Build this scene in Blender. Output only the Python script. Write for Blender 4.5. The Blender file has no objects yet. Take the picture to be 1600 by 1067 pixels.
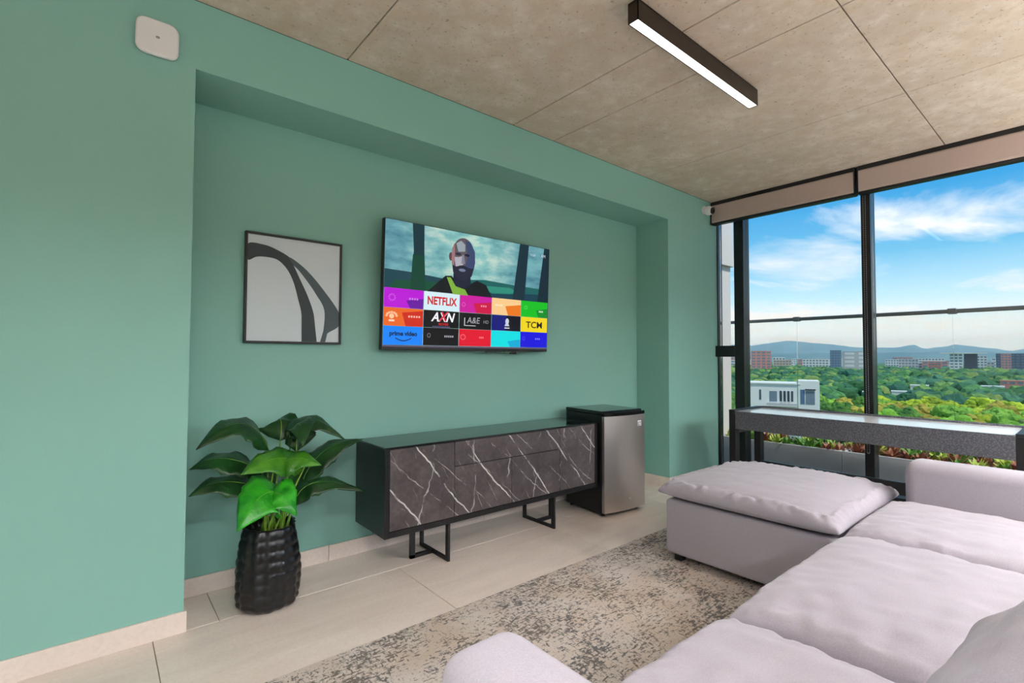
import bpy, bmesh, math, random
import numpy as np
from mathutils import Vector, Matrix, noise

S = bpy.context.scene
COL = S.collection
R = math.radians

# ------------------------------------------------------------------ camera
def set_camera():
    yaw, pitch, roll = 0.874558, 0.030360, 0.003364
    f = Vector((math.cos(pitch)*math.cos(yaw), math.cos(pitch)*math.sin(yaw), math.sin(pitch)))
    r = Vector((math.sin(yaw), -math.cos(yaw), 0)); u = r.cross(f)
    r2 = r*math.cos(roll)+u*math.sin(roll); u2 = -r*math.sin(roll)+u*math.cos(roll)
    cd = bpy.data.cameras.new('camera'); c = bpy.data.objects.new('camera', cd); COL.objects.link(c)
    m = Matrix((r2, u2, -f)).transposed().to_4x4(); m.translation = (-0.3322, -2.7518, 1.2700)
    c.matrix_world = m
    cd.lens = 17.4534; cd.sensor_width = 36; cd.clip_start = .03; cd.clip_end = 60000
    S.camera = c
set_camera()

# ------------------------------------------------------------------ look
S.view_settings.view_transform = 'Standard'
S.view_settings.look = 'None'
S.view_settings.gamma = 1.0
S.view_settings.use_curve_mapping = False
S.view_settings.exposure = 0.0
LAMP = 6.0          # radiance of the linear ceiling luminaire
FILL_UP = 40.0       # radiance of the added fill pendants, out of view
FILL_DOWN = 96.0
SKY = 1.35
S.cycles.volume_bounces = 3

# ------------------------------------------------------------------ sky
def make_world():
    w = bpy.data.worlds.new('world'); S.world = w; w.use_nodes = True
    n = w.node_tree.nodes; l = w.node_tree.links; n.clear()
    N = lambda t, **k: _node(n, t, **k)
    tc = N('ShaderNodeTexCoord'); sep = N('ShaderNodeSeparateXYZ'); l.new(tc.outputs['Generated'], sep.inputs[0])
    ramp = N('ShaderNodeValToRGB'); l.new(sep.outputs['Z'], ramp.inputs[0])
    stops = [(0, (1.06, 1.0, .92)), (.05, (.98, .98, .97)), (.10, (.50, .76, .92)), (.17, (.14, .47, .75)),
             (.27, (.03, .30, .66)), (.5, (.045, .27, .60)), (1, (.05, .25, .55))]
    _ramp(ramp, stops)
    # clouds on a flat layer overhead
    add = N('ShaderNodeMath', operation='ADD'); l.new(sep.outputs['Z'], add.inputs[0]); add.inputs[1].default_value = .07
    ab = N('ShaderNodeMath', operation='MAXIMUM'); l.new(add.outputs[0], ab.inputs[0]); ab.inputs[1].default_value = .03
    dx = N('ShaderNodeMath', operation='DIVIDE'); l.new(sep.outputs['X'], dx.inputs[0]); l.new(ab.outputs[0], dx.inputs[1])
    dy = N('ShaderNodeMath', operation='DIVIDE'); l.new(sep.outputs['Y'], dy.inputs[0]); l.new(ab.outputs[0], dy.inputs[1])
    cb = N('ShaderNodeCombineXYZ'); l.new(dx.outputs[0], cb.inputs[0]); l.new(dy.outputs[0], cb.inputs[1])
    mp = N('ShaderNodeMapping'); l.new(cb.outputs[0], mp.inputs[0]); mp.inputs['Scale'].default_value = (.62, 1.0, 1); mp.inputs['Location'].default_value = (3.1, 1.7, 0); mp.inputs['Rotation'].default_value = (0, 0, .35)
    no = N('ShaderNodeTexNoise'); l.new(mp.outputs[0], no.inputs['Vector']); no.inputs['Scale'].default_value = .95; no.inputs['Detail'].default_value = 9; no.inputs['Roughness'].default_value = .58; no.inputs['Distortion'].default_value = .55
    cr = N('ShaderNodeValToRGB'); l.new(no.outputs['Fac'], cr.inputs[0]); _ramp(cr, [(.47, (0, 0, 0)), (.57, (.45, .45, .45)), (.68, (.95, .95, .95))])
    cc = N('ShaderNodeValToRGB'); l.new(sep.outputs['Z'], cc.inputs[0]); _ramp(cc, [(0, (1.0, .82, .66)), (.06, (1.0, .86, .74)), (.13, (.93, .88, .90)), (.3, (.95, .95, .98))])
    mx = N('ShaderNodeMixRGB'); l.new(cr.outputs[0], mx.inputs['Fac']); l.new(ramp.outputs[0], mx.inputs[1]); l.new(cc.outputs[0], mx.inputs[2])
    bg = N('ShaderNodeBackground'); l.new(mx.outputs[0], bg.inputs['Color']); bg.inputs['Strength'].default_value = SKY
    out = N('ShaderNodeOutputWorld'); l.new(bg.outputs[0], out.inputs[0])

def _node(nodes, t, **k):
    x = nodes.new(t)
    for a, b in k.items(): setattr(x, a, b)
    return x
def _ramp(r, stops):
    e = r.color_ramp.elements
    while len(e) > 2: e.remove(e[-1])
    for i, (p, c) in enumerate(stops):
        if i < 2: e[i].position = p
        else: e.new(p)
        e[i].color = (*c, 1) if len(c) == 3 else c
make_world()

def make_sun():
    ld = bpy.data.lights.new('sun', 'SUN'); ld.energy = 3.4; ld.angle = R(.6); ld.color = (1, .95, .86)
    o = bpy.data.objects.new('sun', ld); COL.objects.link(o)
    d = Vector((-.12, -.55, .82))                     # towards the sun: high, along the facade
    o.rotation_euler = d.to_track_quat('Z', 'Y').to_euler(); o.location = (0, -20, 40)
make_sun()

# ------------------------------------------------------------------ helpers
def srgb(r, g, b):
    f = lambda c: c/12.92 if c <= .04045 else ((c+.055)/1.055)**2.4
    return (f(r/255), f(g/255), f(b/255))

class M:
    """a small node-material writer"""
    def __init__(s, name):
        s.m = bpy.data.materials.new(name); s.m.use_nodes = True
        s.n = s.m.node_tree.nodes; s.l = s.m.node_tree.links
        s.b = s.n['Principled BSDF']; s._co = None
    def N(s, t, **k): return _node(s.n, t, **k)
    def co(s):
        if s._co is None: s._co = s.N('ShaderNodeTexCoord').outputs['Object']
        return s._co
    def set(s, color=None, rough=None, metal=None, spec=None, **k):
        b = s.b.inputs
        if color is not None: b['Base Color'].default_value = (*color, 1)
        if rough is not None: b['Roughness'].default_value = rough
        if metal is not None: b['Metallic'].default_value = metal
        if spec is not None: b['Specular IOR Level'].default_value = spec
        for a, v in k.items(): b[a.replace('_', ' ')].default_value = v
        return s
    def map(s, scale=(1, 1, 1), rot=(0, 0, 0), loc=(0, 0, 0), src=None):
        m = s.N('ShaderNodeMapping'); s.l.new(src or s.co(), m.inputs[0])
        m.inputs['Scale'].default_value = scale; m.inputs['Rotation'].default_value = rot; m.inputs['Location'].default_value = loc
        return m.outputs[0]
    def noise(s, scale, detail=4, rough=.5, vec=None, dist=0):
        t = s.N('ShaderNodeTexNoise'); s.l.new(vec or s.co(), t.inputs['Vector'])
        t.inputs['Scale'].default_value = scale; t.inputs['Detail'].default_value = detail
        t.inputs['Roughness'].default_value = rough; t.inputs['Distortion'].default_value = dist
        return t.outputs['Fac']
    def ramp(s, fac, stops):
        r = s.N('ShaderNodeValToRGB'); s.l.new(fac, r.inputs[0]); _ramp(r, stops); return r.outputs[0]
    def mix(s, fac, a, b, mode='MIX'):
        m = s.N('ShaderNodeMixRGB', blend_type=mode)
        for i, v in ((0, fac), (1, a), (2, b)):
            if hasattr(v, 'links') or hasattr(v, 'is_linked'): s.l.new(v, m.inputs[i])
            elif i == 0: m.inputs[0].default_value = v
            else: m.inputs[i].default_value = (*v, 1)
        return m.outputs[0]
    def math(s, op, a, b=None):
        m = s.N('ShaderNodeMath', operation=op)
        for i, v in ((0, a), (1, b)):
            if v is None: continue
            if hasattr(v, 'is_linked'): s.l.new(v, m.inputs[i])
            else: m.inputs[i].default_value = v
        return m.outputs[0]
    def color(s, out): s.l.new(out, s.b.inputs['Base Color']); return s
    def rough(s, out): s.l.new(out, s.b.inputs['Roughness']); return s
    def bump(s, h, strength=.3, dist=.01):
        b = s.N('ShaderNodeBump'); s.l.new(h, b.inputs['Height']); b.inputs['Strength'].default_value = strength; b.inputs['Distance'].default_value = dist
        s.l.new(b.outputs[0], s.b.inputs['Normal']); return s

def plain(name, color, rough=.5, metal=0, spec=.5): return M(name).set(color, rough, metal, spec).m
def emit(name, color, strength=1.0):
    m = M(name); m.set((0.01, 0.01, 0.01), .4, spec=.15)
    m.b.inputs['Emission Color'].default_value = (*color, 1); m.b.inputs['Emission Strength'].default_value = strength
    return m.m

# ------------------------------------------------------------------ materials
MAT = {}
def wallpaint(name, c):
    m = M(name); n = m.noise(1.3, 3); c2 = tuple(x*.94 for x in c)
    m.color(m.mix(n, c, c2)); m.set(rough=.55, spec=.3); m.bump(m.noise(140, 2), .06, .002); return m.m
MAT['green'] = wallpaint('green_paint', srgb(138, 188, 176))
MAT['offwhite'] = wallpaint('offwhite_paint', srgb(226, 222, 214))
def concrete():
    m = M('raw_concrete')
    a = m.noise(1.6, 6, .6); b = m.noise(9, 6, .65); c = m.noise(46, 4, .7)
    base = m.ramp(a, [(.3, srgb(196, 182, 166)), (.7, srgb(222, 208, 192))])
    base = m.mix(m.ramp(b, [(.44, (0, 0, 0)), (.60, (.6, .6, .6))]), base, srgb(196, 177, 154))
    base = m.mix(m.ramp(b, [(.30, (.5, .5, .5)), (.42, (0, 0, 0))]), base, srgb(228, 220, 208))
    base = m.mix(m.ramp(c, [(.28, (.8, .8, .8)), (.40, (0, 0, 0))]), base, srgb(134, 120, 104))
    m.color(base); m.set(rough=.85, spec=.2)
    m.bump(m.mix(.5, b, c), .35, .01); return m.m
MAT['concrete'] = concrete()
MAT['joint'] = plain('dark_joint', srgb(84, 74, 64), .9)
def tile():
    m = M('beige_porcelain'); v = m.map((1, 5, 1))
    a = m.noise(1.7, 6, .6, v, .6); b = m.noise(60, 2)
    m.color(m.mix(m.ramp(b, [(.45, (0, 0, 0)), (.7, (.35, .35, .35))]), m.ramp(a, [(.3, srgb(222, 207, 197)), (.7, srgb(237, 224, 214))]), srgb(212, 197, 185)))
    m.set(rough=.38, spec=.45); return m.m
MAT['tile'] = tile()
MAT['grout'] = plain('grout', srgb(150, 138, 126), .9)
MAT['skirting'] = tile(); MAT['skirting'].name = 'skirting_tile'
MAT['black'] = plain('black_powder_coat', srgb(22, 22, 24), .42)
MAT['blackgloss'] = plain('black_gloss', srgb(16, 18, 18), .12)
MAT['alu'] = plain('black_aluminium', srgb(30, 31, 34), .3, .3)
def carcass():
    m = M('black_wood'); a = m.noise(6, 5, .6, m.map((1, 1, 14)))
    m.color(m.ramp(a, [(.3, srgb(18, 18, 20)), (.7, srgb(30, 30, 32))])); m.set(rough=.32); return m.m
MAT['carcass'] = carcass()
MAT['cabinet_top'] = plain('dark_glass_top', srgb(20, 26, 25), .09, 0, .8)
def marble():
    m = M('dark_marble')
    n1 = m.noise(5, 8, .62); n2 = m.noise(38, 4, .6)
    base = m.ramp(n1, [(.3, srgb(66, 60, 61)), (.7, srgb(104, 96, 97))])
    base = m.mix(m.ramp(n2, [(.35, (.5, .5, .5)), (.6, (0, 0, 0))]), base, srgb(60, 55, 57))
    def veins(rot, scale, dist, lo, hi, seed, brk=.46):
        v = m.map((1, 1, 1), (0, rot, 0), (seed, 0, seed*.7))
        w = m.N('ShaderNodeTexWave', wave_type='BANDS', bands_direction='X', wave_profile='SIN'); m.l.new(v, w.inputs['Vector'])
        w.inputs['Scale'].default_value = scale; w.inputs['Distortion'].default_value = dist; w.inputs['Detail'].default_value = 5; w.inputs['Detail Scale'].default_value = 1.6; w.inputs['Detail Roughness'].default_value = .58
        k = m.ramp(w.outputs['Fac'], [(lo, (0, 0, 0)), (hi, (1, 1, 1))])
        br = m.ramp(m.noise(5.5, 4, .6, m.map(loc=(seed*3, 2, 1))), [(brk, (0, 0, 0)), (brk+.12, (1, 1, 1))])
        return m.mix(1.0, k, br, 'MULTIPLY')
    base = m.mix(veins(.70, 1.15, 1.5, .9962, .9996, 1.3, .38), base, srgb(214, 210, 210))
    base = m.mix(veins(.86, 1.9, 1.9, .9972, .9998, 5.1, .45), base, srgb(176, 171, 172))
    base = m.mix(veins(.52, 2.7, 2.6, .9972, .9998, 2.2, .50), base, srgb(160, 155, 156))
    base = m.mix(veins(-.15, 1.1, 3.4, .9978, .9999, 9.4, .47), base, srgb(176, 172, 172))
    m.color(base); m.set(rough=.3); return m.m
MAT['marble'] = marble()
def steel():
    m = M('brushed_steel'); a = m.noise(7, 3, .6, m.map((60, 1, 1)))
    m.color(m.mix(a, srgb(196, 188, 184), srgb(214, 206, 202))); m.set(rough=.36, metal=1.0); m.bump(a, .05, .001); return m.m
MAT['steel'] = steel()
MAT['chrome'] = plain('chrome', srgb(225, 225, 228), .12, 1)
def fabric(name, c, c2):
    m = M(name); fine = m.noise(260, 3, .7); mid = m.noise(14, 4, .6)
    wv = m.noise(7, 4, .6, m.map((9, 60, 9)))
    b = m.mix(m.ramp(fine, [(.3, (0, 0, 0)), (.75, (.8, .8, .8))]), c, c2)
    m.color(m.mix(m.ramp(wv, [(.4, (0, 0, 0)), (.7, (.3, .3, .3))]), b, c2)); m.set(rough=.95, spec=.12)
    m.b.inputs['Sheen Weight'].default_value = .2
    m.bump(m.mix(.6, fine, mid), .35, .004); return m.m
MAT['fabric'] = fabric('light_grey_fabric', srgb(176, 169, 178), srgb(156, 149, 159))
def rug():
    m = M('distressed_rug')
    v = m.map((1, 1.0, 1)); big = m.noise(1.5, 3, .55); med = m.noise(5, 4, .6)
    base = m.mix(m.ramp(big, [(.42, (0, 0, 0)), (.58, (1, 1, 1))]), srgb(226, 214, 208), srgb(216, 197, 182))
    base = m.mix(m.ramp(med, [(.4, (0, 0, 0)), (.7, (.7, .7, .7))]), base, srgb(230, 222, 214))
    # short dark broken threads in both weave directions
    a = m.noise(70, 3, .7, m.map((.42, 1.25, 1))); b = m.noise(70, 3, .7, m.map((1.25, .5, 1), (0, 0, 0), (3, 7, 0)))
    dens = m.ramp(m.noise(2.3, 4, .6, m.map((1, 1.7, 1), loc=(4.2, 1.1, 0))), [(.34, (.0, .0, .0)), (.66, (.16, .16, .16))])
    da = m.ramp(m.math('ADD', a, dens), [(.615, (0, 0, 0)), (.68, (1, 1, 1))])
    db = m.ramp(m.math('ADD', b, dens), [(.635, (0, 0, 0)), (.70, (1, 1, 1))])
    sp = m.mix(1.0, da, db, 'LIGHTEN')
    tone = m.ramp(m.noise(3.3, 2), [(.4, srgb(80, 81, 86)), (.6, srgb(98, 90, 82))])
    base = m.mix(m.mix(1.0, sp, (.86, .86, .86), 'MULTIPLY'), base, tone)
    f = m.noise(210, 3, .8); base = m.mix(m.ramp(f, [(.35, (.28, .28, .28)), (.55, (0, 0, 0))]), base, srgb(160, 150, 140))
    m.color(base); m.set(rough=1.0, spec=.05); m.bump(f, .8, .008); return m.m
MAT['rug'] = rug()
def leaf(name, c1, c2):
    m = M(name); a = m.noise(9, 4, .6)
    m.color(m.ramp(a, [(.35, c1), (.65, c2)])); m.set(rough=.32, spec=.5)
    m.b.inputs['Subsurface Weight'].default_value = 0
    m.bump(m.noise(34, 3, .6), .25, .01); return m.m
MAT['leaf_dark'] = leaf('dark_leaf', srgb(14, 44, 18), srgb(30, 78, 30))
MAT['leaf_mid'] = leaf('mid_leaf', srgb(36, 104, 24), srgb(78, 142, 30))
MAT['leaf_bright'] = leaf('bright_leaf', srgb(20, 128, 28), srgb(64, 184, 40))
MAT['leaf_tip'] = plain('leaf_vein', srgb(120, 170, 60), .4)
MAT['stem'] = leaf('stem_green', srgb(96, 150, 40), srgb(140, 178, 62))
MAT['pot'] = M('black_ribbed_ceramic').set(srgb(16, 16, 18), .3).m
MAT['soil'] = plain('soil', srgb(44, 34, 26), 1)
MAT['white'] = plain('white_plastic', srgb(236, 234, 236), .35)
MAT['greymark'] = plain('grey_mark', srgb(150, 152, 156), .5)
MAT['lens'] = plain('dark_lens', srgb(8, 8, 10), .06)
MAT['lamp_body'] = plain('dark_bronze', srgb(42, 34, 28), .38, .4)
MAT['lamp_on'] = emit('lamp_diffuser', (1.0, .955, .87), LAMP)
MAT['fill_up'] = emit('fill_up', (.985, .99, 1.0), FILL_UP)  # emitters of the added fill pendants, here and below
MAT['fill_down'] = emit('fill_down', (.985, .99, 1.0), FILL_DOWN)
MAT['blind'] = fabric('blind_cloth', srgb(186, 168, 158), srgb(174, 156, 148))
MAT['paper'] = M('silver_paper').set(srgb(206, 216, 222), .45).m
MAT['ink'] = plain('dark_ink', srgb(42, 54, 58), .5)
MAT['ink2'] = plain('grey_ink', srgb(66, 82, 88), .5)
def glass(name, tint=(1, 1, 1)):
    m = bpy.data.materials.new(name); m.use_nodes = True; n = m.node_tree.nodes; l = m.node_tree.links; n.clear()
    t = n.new('ShaderNodeBsdfTransparent'); t.inputs[0].default_value = (*tint, 1)
    g = n.new('ShaderNodeBsdfGlossy'); g.inputs['Roughness'].default_value = .02
    f = n.new('ShaderNodeFresnel'); f.inputs[0].default_value = 1.28
    mx = n.new('ShaderNodeMixShader'); o = n.new('ShaderNodeOutputMaterial')
    l.new(f.outputs[0], mx.inputs[0]); l.new(t.outputs[0], mx.inputs[1]); l.new(g.outputs[0], mx.inputs[2]); l.new(mx.outputs[0], o.inputs[0])
    return m
MAT['glass'] = glass('clear_glass', (.97, .985, .98))
MAT['rail_glass'] = glass('railing_glass', (.94, .97, .96))
def apron():
    m = M('dark_textured_laminate'); t = m.N('ShaderNodeTexVoronoi'); m.l.new(m.co(), t.inputs['Vector']); t.inputs['Scale'].default_value = 105
    m.color(m.ramp(t.outputs['Distance'], [(.1, srgb(112, 113, 120)), (.6, srgb(76, 77, 84))])); m.set(rough=.5); m.bump(t.outputs['Distance'], .4, .004); return m.m
MAT['apron'] = apron()
MAT['playfield'] = plain('white_playfield', srgb(244, 243, 244), .10, 0, 1.0)
MAT['planter'] = M('grey_planter').set(srgb(196, 193, 196), .7).m
MAT['white_render'] = wallpaint('white_render', srgb(226, 220, 218))
MAT['terrace'] = plain('terrace_tile', srgb(150, 146, 142), .6)
MAT['steel_rail'] = plain('grey_rail', srgb(120, 122, 124), .35, .6)
def foliage(name, c1, c2, sc=1.0):
    m = M(name); a = m.noise(.55*sc, 5, .7); i = m.N('ShaderNodeObjectInfo')
    b = m.ramp(a, [(.34, c1), (.62, c2)])
    h = m.N('ShaderNodeHueSaturation'); m.l.new(b, h.inputs['Color'])
    v = m.math('ADD', m.math('MULTIPLY', i.outputs['Random'], .5), .75); m.l.new(v, h.inputs['Value'])
    m.color(h.outputs[0]); m.set(rough=.8, spec=.15); m.bump(m.noise(1.3*sc, 4, .7), 1.0, .8/sc); return m.m
MAT['tree_a'] = foliage('foliage_green', srgb(44, 84, 44), srgb(110, 156, 66))
MAT['tree_b'] = foliage('foliage_bluegreen', srgb(34, 76, 62), srgb(88, 138, 96))
MAT['tree_c'] = foliage('foliage_yellowgreen', srgb(104, 132, 30), srgb(186, 196, 62))
MAT['tree_d'] = foliage('foliage_olive', srgb(122, 118, 44), srgb(196, 176, 82))
MAT['tree_e'] = foliage('foliage_bright', srgb(84, 138, 48), srgb(148, 190, 76))
MAT['trunk'] = plain('bark', srgb(88, 74, 60), .9)
def forest():
    m = M('far_forest'); b = m.noise(.35, 4, .7); a = m.N('ShaderNodeAttribute', attribute_name='tint').outputs['Color']
    m.color(m.mix(m.ramp(b, [(.3, (0, 0, 0)), (.7, (.6, .6, .6))]), a, srgb(52, 92, 66)))
    m.set(rough=.9, spec=.1); return m.m
MAT['forest'] = forest()
MAT['land'] = M('land').set(srgb(70, 100, 62), 1.0, spec=.05).m
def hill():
    m = M('hazy_hill_forest'); a = m.noise(.002, 6, .6)
    m.color(m.ramp(a, [(.3, srgb(66, 98, 110)), (.7, srgb(104, 134, 138))])); m.set(rough=1, spec=0); return m.m  # bluish ramp: some distance haze is put into the forest colour
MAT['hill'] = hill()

# ------------------------------------------------------------------ mesh builder
class MB:
    def __init__(s): s.bm = bmesh.new()
    def box(s, x0, x1, y0, y1, z0, z1, bevel=0, seg=2):
        t = bmesh.new(); bmesh.ops.create_cube(t, size=1)
        sx, sy, sz = abs(x1-x0), abs(y1-y0), abs(z1-z0); c = Vector(((x0+x1)/2, (y0+y1)/2, (z0+z1)/2))
        for v in t.verts: v.co = Vector((v.co.x*sx, v.co.y*sy, v.co.z*sz))+c
        if bevel: bmesh.ops.bevel(t, geom=t.edges[:], offset=bevel, segments=seg, affect='EDGES', profile=.5)
        s.join(t); return s
    def join(s, t, smooth=False):
        me = bpy.data.meshes.new('tmp'); t.to_mesh(me); t.free(); s.bm.from_mesh(me); bpy.data.meshes.remove(me); return s
    def tube(s, pts, r, seg=10, caps=True):
        pts = [Vector(p) for p in pts]; rs = r if isinstance(r, (list, tuple)) else [r]*len(pts); rings = []
        for i, p in enumerate(pts):
            d = (pts[min(i+1, len(pts)-1)]-pts[max(i-1, 0)]).normalized()
            a = d.cross(Vector((0, 0, 1)));  a = d.cross(Vector((1, 0, 0))) if a.length < .05 else a
            a.normalize(); b = d.cross(a)
            rings.append([s.bm.verts.new(p+(a*math.cos(2*math.pi*k/seg)+b*math.sin(2*math.pi*k/seg))*rs[i]) for k in range(seg)])
        for i in range(len(rings)-1):
            for k in range(seg): s.bm.faces.new((rings[i][k], rings[i][(k+1) % seg], rings[i+1][(k+1) % seg], rings[i+1][k])).smooth = True
        if caps: s.bm.faces.new(rings[0][::-1]); s.bm.faces.new(rings[-1])
        return s
    def lathe(s, prof, c=(0, 0, 0), seg=32, fn=None):
        rings = []
        for r, z in prof:
            rings.append([s.bm.verts.new(((lambda a, rr: Vector((c[0]+rr*math.cos(a), c[1]+rr*math.sin(a), c[2]+z)))(2*math.pi*k/seg, fn(r, z, 2*math.pi*k/seg) if fn else r))) for k in range(seg)])
        for i in range(len(rings)-1):
            for k in range(seg): s.bm.faces.new((rings[i][k], rings[i][(k+1) % seg], rings[i+1][(k+1) % seg], rings[i+1][k])).smooth = True
        return s, rings
    def prism(s, poly, axis, a, b):
        """polygon in the plane normal to axis ('x','y','z'), extruded from a to b"""
        def P(p, h): return {'x': (h, p[0], p[1]), 'y': (p[0], h, p[1]), 'z': (p[0], p[1], h)}[axis]
        A = [s.bm.verts.new(P(p, a)) for p in poly]; B = [s.bm.verts.new(P(p, b)) for p in poly]
        s.bm.faces.new(A); s.bm.faces.new(B[::-1]); n = len(poly)
        for i in range(n): s.bm.faces.new((A[i], B[i], B[(i+1) % n], A[(i+1) % n]))
        return s
    def ball(s, c, r, sub=2, scale=(1, 1, 1)):
        t = bmesh.new(); bmesh.ops.create_icosphere(t, subdivisions=sub, radius=1)
        for v in t.verts: v.co = Vector((v.co.x*r*scale[0], v.co.y*r*scale[1], v.co.z*r*scale[2]))+Vector(c)
        for f in t.faces: f.smooth = True
        return s.join(t)
    def mesh(s, name, mat):
        bmesh.ops.recalc_face_normals(s.bm, faces=s.bm.faces[:])
        me = bpy.data.meshes.new(name); s.bm.to_mesh(me); s.bm.free()
        if mat is not None: me.materials.append(MAT[mat] if isinstance(mat, str) else mat)
        return me
    def build(s, name, mat, parent=None, loc=None):
        me = s.mesh(name, mat)
        if parent is not None and loc is None:
            off = root_loc(parent)
            if off.length: me.transform(Matrix.Translation(-off))
        o = bpy.data.objects.new(name, me); COL.objects.link(o)
        if parent is not None: o.parent = parent
        if loc is not None: o.location = loc
        return o
def root_loc(p):
    v = Vector((0, 0, 0))
    while p is not None:
        if not p.get('local'): v += p.location
        p = p.parent
    return v
def link(name, me, parent=None, loc=(0, 0, 0), rot=(0, 0, 0)):
    o = bpy.data.objects.new(name, me); COL.objects.link(o); o.location = loc; o.rotation_euler = rot
    if parent is not None: o.parent = parent
    return o
def tag(o, label, cat, group=None):
    o['label'] = label; o['category'] = cat
    if group: o['group'] = group
    return o
def thing(name, label, cat, loc=(0, 0, 0), rotz=0, group=None, local=False):
    o = bpy.data.objects.new(name, None); COL.objects.link(o); o.location = loc; o.rotation_euler = (0, 0, rotz); o.empty_display_size = .1
    if local: o['local'] = 1
    return tag(o, label, cat, group)
def struct(o): o['kind'] = 'structure'; return o
def box(name, mat, parent, *a, bevel=0, seg=2): return MB().box(*a, bevel=bevel, seg=seg).build(name, mat, parent)
def smooth(o):
    for p in o.data.polygons: p.use_smooth = True
    return o
def text_mesh(txt, size, mat, bold=0.0, shear=0.0, align='CENTER', sx=1.0):
    cu = bpy.data.curves.new('t', 'FONT'); cu.body = txt; cu.size = size; cu.offset = bold; cu.shear = shear; cu.align_x = align; cu.align_y = 'CENTER'; cu.resolution_u = 3
    o = bpy.data.objects.new('t', cu); COL.objects.link(o)
    dg = bpy.context.evaluated_depsgraph_get(); me = bpy.data.meshes.new_from_object(o.evaluated_get(dg))
    bpy.data.objects.remove(o); bpy.data.curves.remove(cu)
    me.transform(Matrix.Diagonal((sx, 1, 1, 1))); me.materials.clear(); me.materials.append(mat); return me

# ------------------------------------------------------------------ room shell
H = 2.964; XW = 4.942; NX = 3.973; ND = .3756; NZ = 2.634; XL = -3.0; YF = -5.8; SK = .095
struct(box('wall_back', 'green', None, 0, NX, ND, .6, -.12, NZ))
struct(box('wall_pier_left', 'green', None, XL, 0, 0, .6, -.12, H))
struct(box('wall_pier_right', 'green', None, NX, XW, 0, .6, -.12, H))
struct(box('wall_lintel', 'green', None, 0, NX, 0, .6, NZ, H))
struct(box('wall_left', 'offwhite', None, XL-.2, XL, YF, .6, -.12, H))
wf = MB(); wf.box(XL, XW+.1, YF-.2, YF, -.12, .1); wf.box(XL, XW+.1, YF-.2, YF, 2.85, H); wf.box(XL, XL+.2, YF-.2, YF, .1, 2.85); wf.box(XW-.2, XW+.1, YF-.2, YF, .1, 2.85)
struct(wf.build('wall_front', 'offwhite'))

# floor with single porcelain tiles
fl = struct(box('floor', 'grout', None, XL, XW+.1, YF, .376, -.12, -.004))
def floor_tile(x0, x1, y0, y1):
    g = .0018; o = MB().box(x0+g, x1-g, y0+g, y1-g, -.012, 0, bevel=.0015, seg=1).build('tile', 'tile', fl); return o
for r in range(10):
    y1 = -.6*r-.06 if r else 0; y0 = max(-.6*(r+1)-.06, YF)
    if y1 <= YF: break
    off = -.114 if r % 2 == 0 else .486
    x = off-1.2*3
    while x < XW:
        a, b = max(x, XL), min(x+1.2, XW+.06)
        if b-a > .05: floor_tile(a, b, y0, y1)
        x += 1.2
for a, b in ((0, .148), (.148, 1.348), (1.348, 2.548), (2.548, 3.748), (3.748, NX)): floor_tile(a, b, 0, ND)

# ceiling of concrete panels with open joints
ce = struct(box('ceiling', 'joint', None, XL-.2, XW+.3, YF-.2, .6, H+.012, H+.25))
def ceiling_panel(x0, x1, y0, y1):
    g = .0035; MB().box(x0+g, x1-g, y0+g, y1-g, H, H+.02, bevel=.002, seg=1).build('panel', 'concrete', ce)
cx1 = [XL, -1.71, -.49, .732, 1.972, 2.386, 3.603, 4.82, XW+.1]
for i in range(len(cx1)-1):
    ceiling_panel(cx1[i], cx1[i+1], -1.965, .0)
cx2 = [XL, -1.71, -.49, .732, 1.972, 2.386, 3.603, 4.82, XW+.1]
for i in range(len(cx2)-1):
    ceiling_panel(cx2[i], cx2[i+1], -4.405, -1.965); ceiling_panel(cx2[i], cx2[i+1], YF, -4.405)

# skirting in the floor's porcelain
t = .012
def skirt(name, runs):
    root = struct(MB().box(*runs[0][:4], 0, SK, bevel=.0015, seg=1).build(name, 'skirting'))
    for r in runs[1:]: MB().box(*r[:4], 0, SK, bevel=.0015, seg=1).build('skirting_piece', 'skirting', root)
skirt('baseboard_left', [(-.9, 0.012, -t, 0), (-2.1, -.903, -t, 0), (XL, -2.103, -t, 0)])
skirt('baseboard_back', [(.80, 1.998, ND-t, ND), (.012, .797, ND-t, ND), (2.0, 3.197, ND-t, ND), (3.2, NX-t, ND-t, ND)])
skirt('baseboard_niche', [(NX-t, NX, .0, ND), (0, t, .0, ND)])
skirt('baseboard_right', [(NX-t, XW-.06, -t, 0)])

# ------------------------------------------------------------------ window wall
FX0, FX1 = 4.88, 5.02
w = MB(); w.box(FX0+.05, FX1, -.012, .02, 0, H); w1 = struct(w.build('window_1', 'alu'))
posts = [(-.315, -.215), (-1.44, -1.37), (-2.76, -2.69), (-4.08, -4.01), (-5.4, -5.33)]
for a, b in posts: box('window_post', 'alu', w1, FX0, FX1, a, b, 0, H, bevel=.004)
box('window_head', 'alu', w1, FX0+.01, FX1, -5.4, 0, 2.86, H)
box('window_sill', 'alu', w1, FX0+.01, FX1, -5.4, 0, -.02, .085, bevel=.004)
box('transom', 'alu', w1, FX0, FX1-.02, -.216, -.0, 1.275, 1.395, bevel=.004)
ys = [(-.216, -.03)]+[(posts[i+1][1], posts[i][0]) for i in range(4)]
for a, b in ys: box('pane', 'glass', w1, 4.945, 4.955, a, b, .08, 2.87)
struct(box('wall_right', 'offwhite', None, FX0, FX1+.08, YF-.2, -5.4, -.12, H))
w = MB(); w.box(XL+.2, XW-.2, YF-.12, YF-.05, .1, .17); w2 = struct(w.build('window_added', 'alu'))  # added unseen glazing that lets in extra frontal daylight
px = [-2.8, -1.35, .1, 1.55, 3.0, 4.672]
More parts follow.
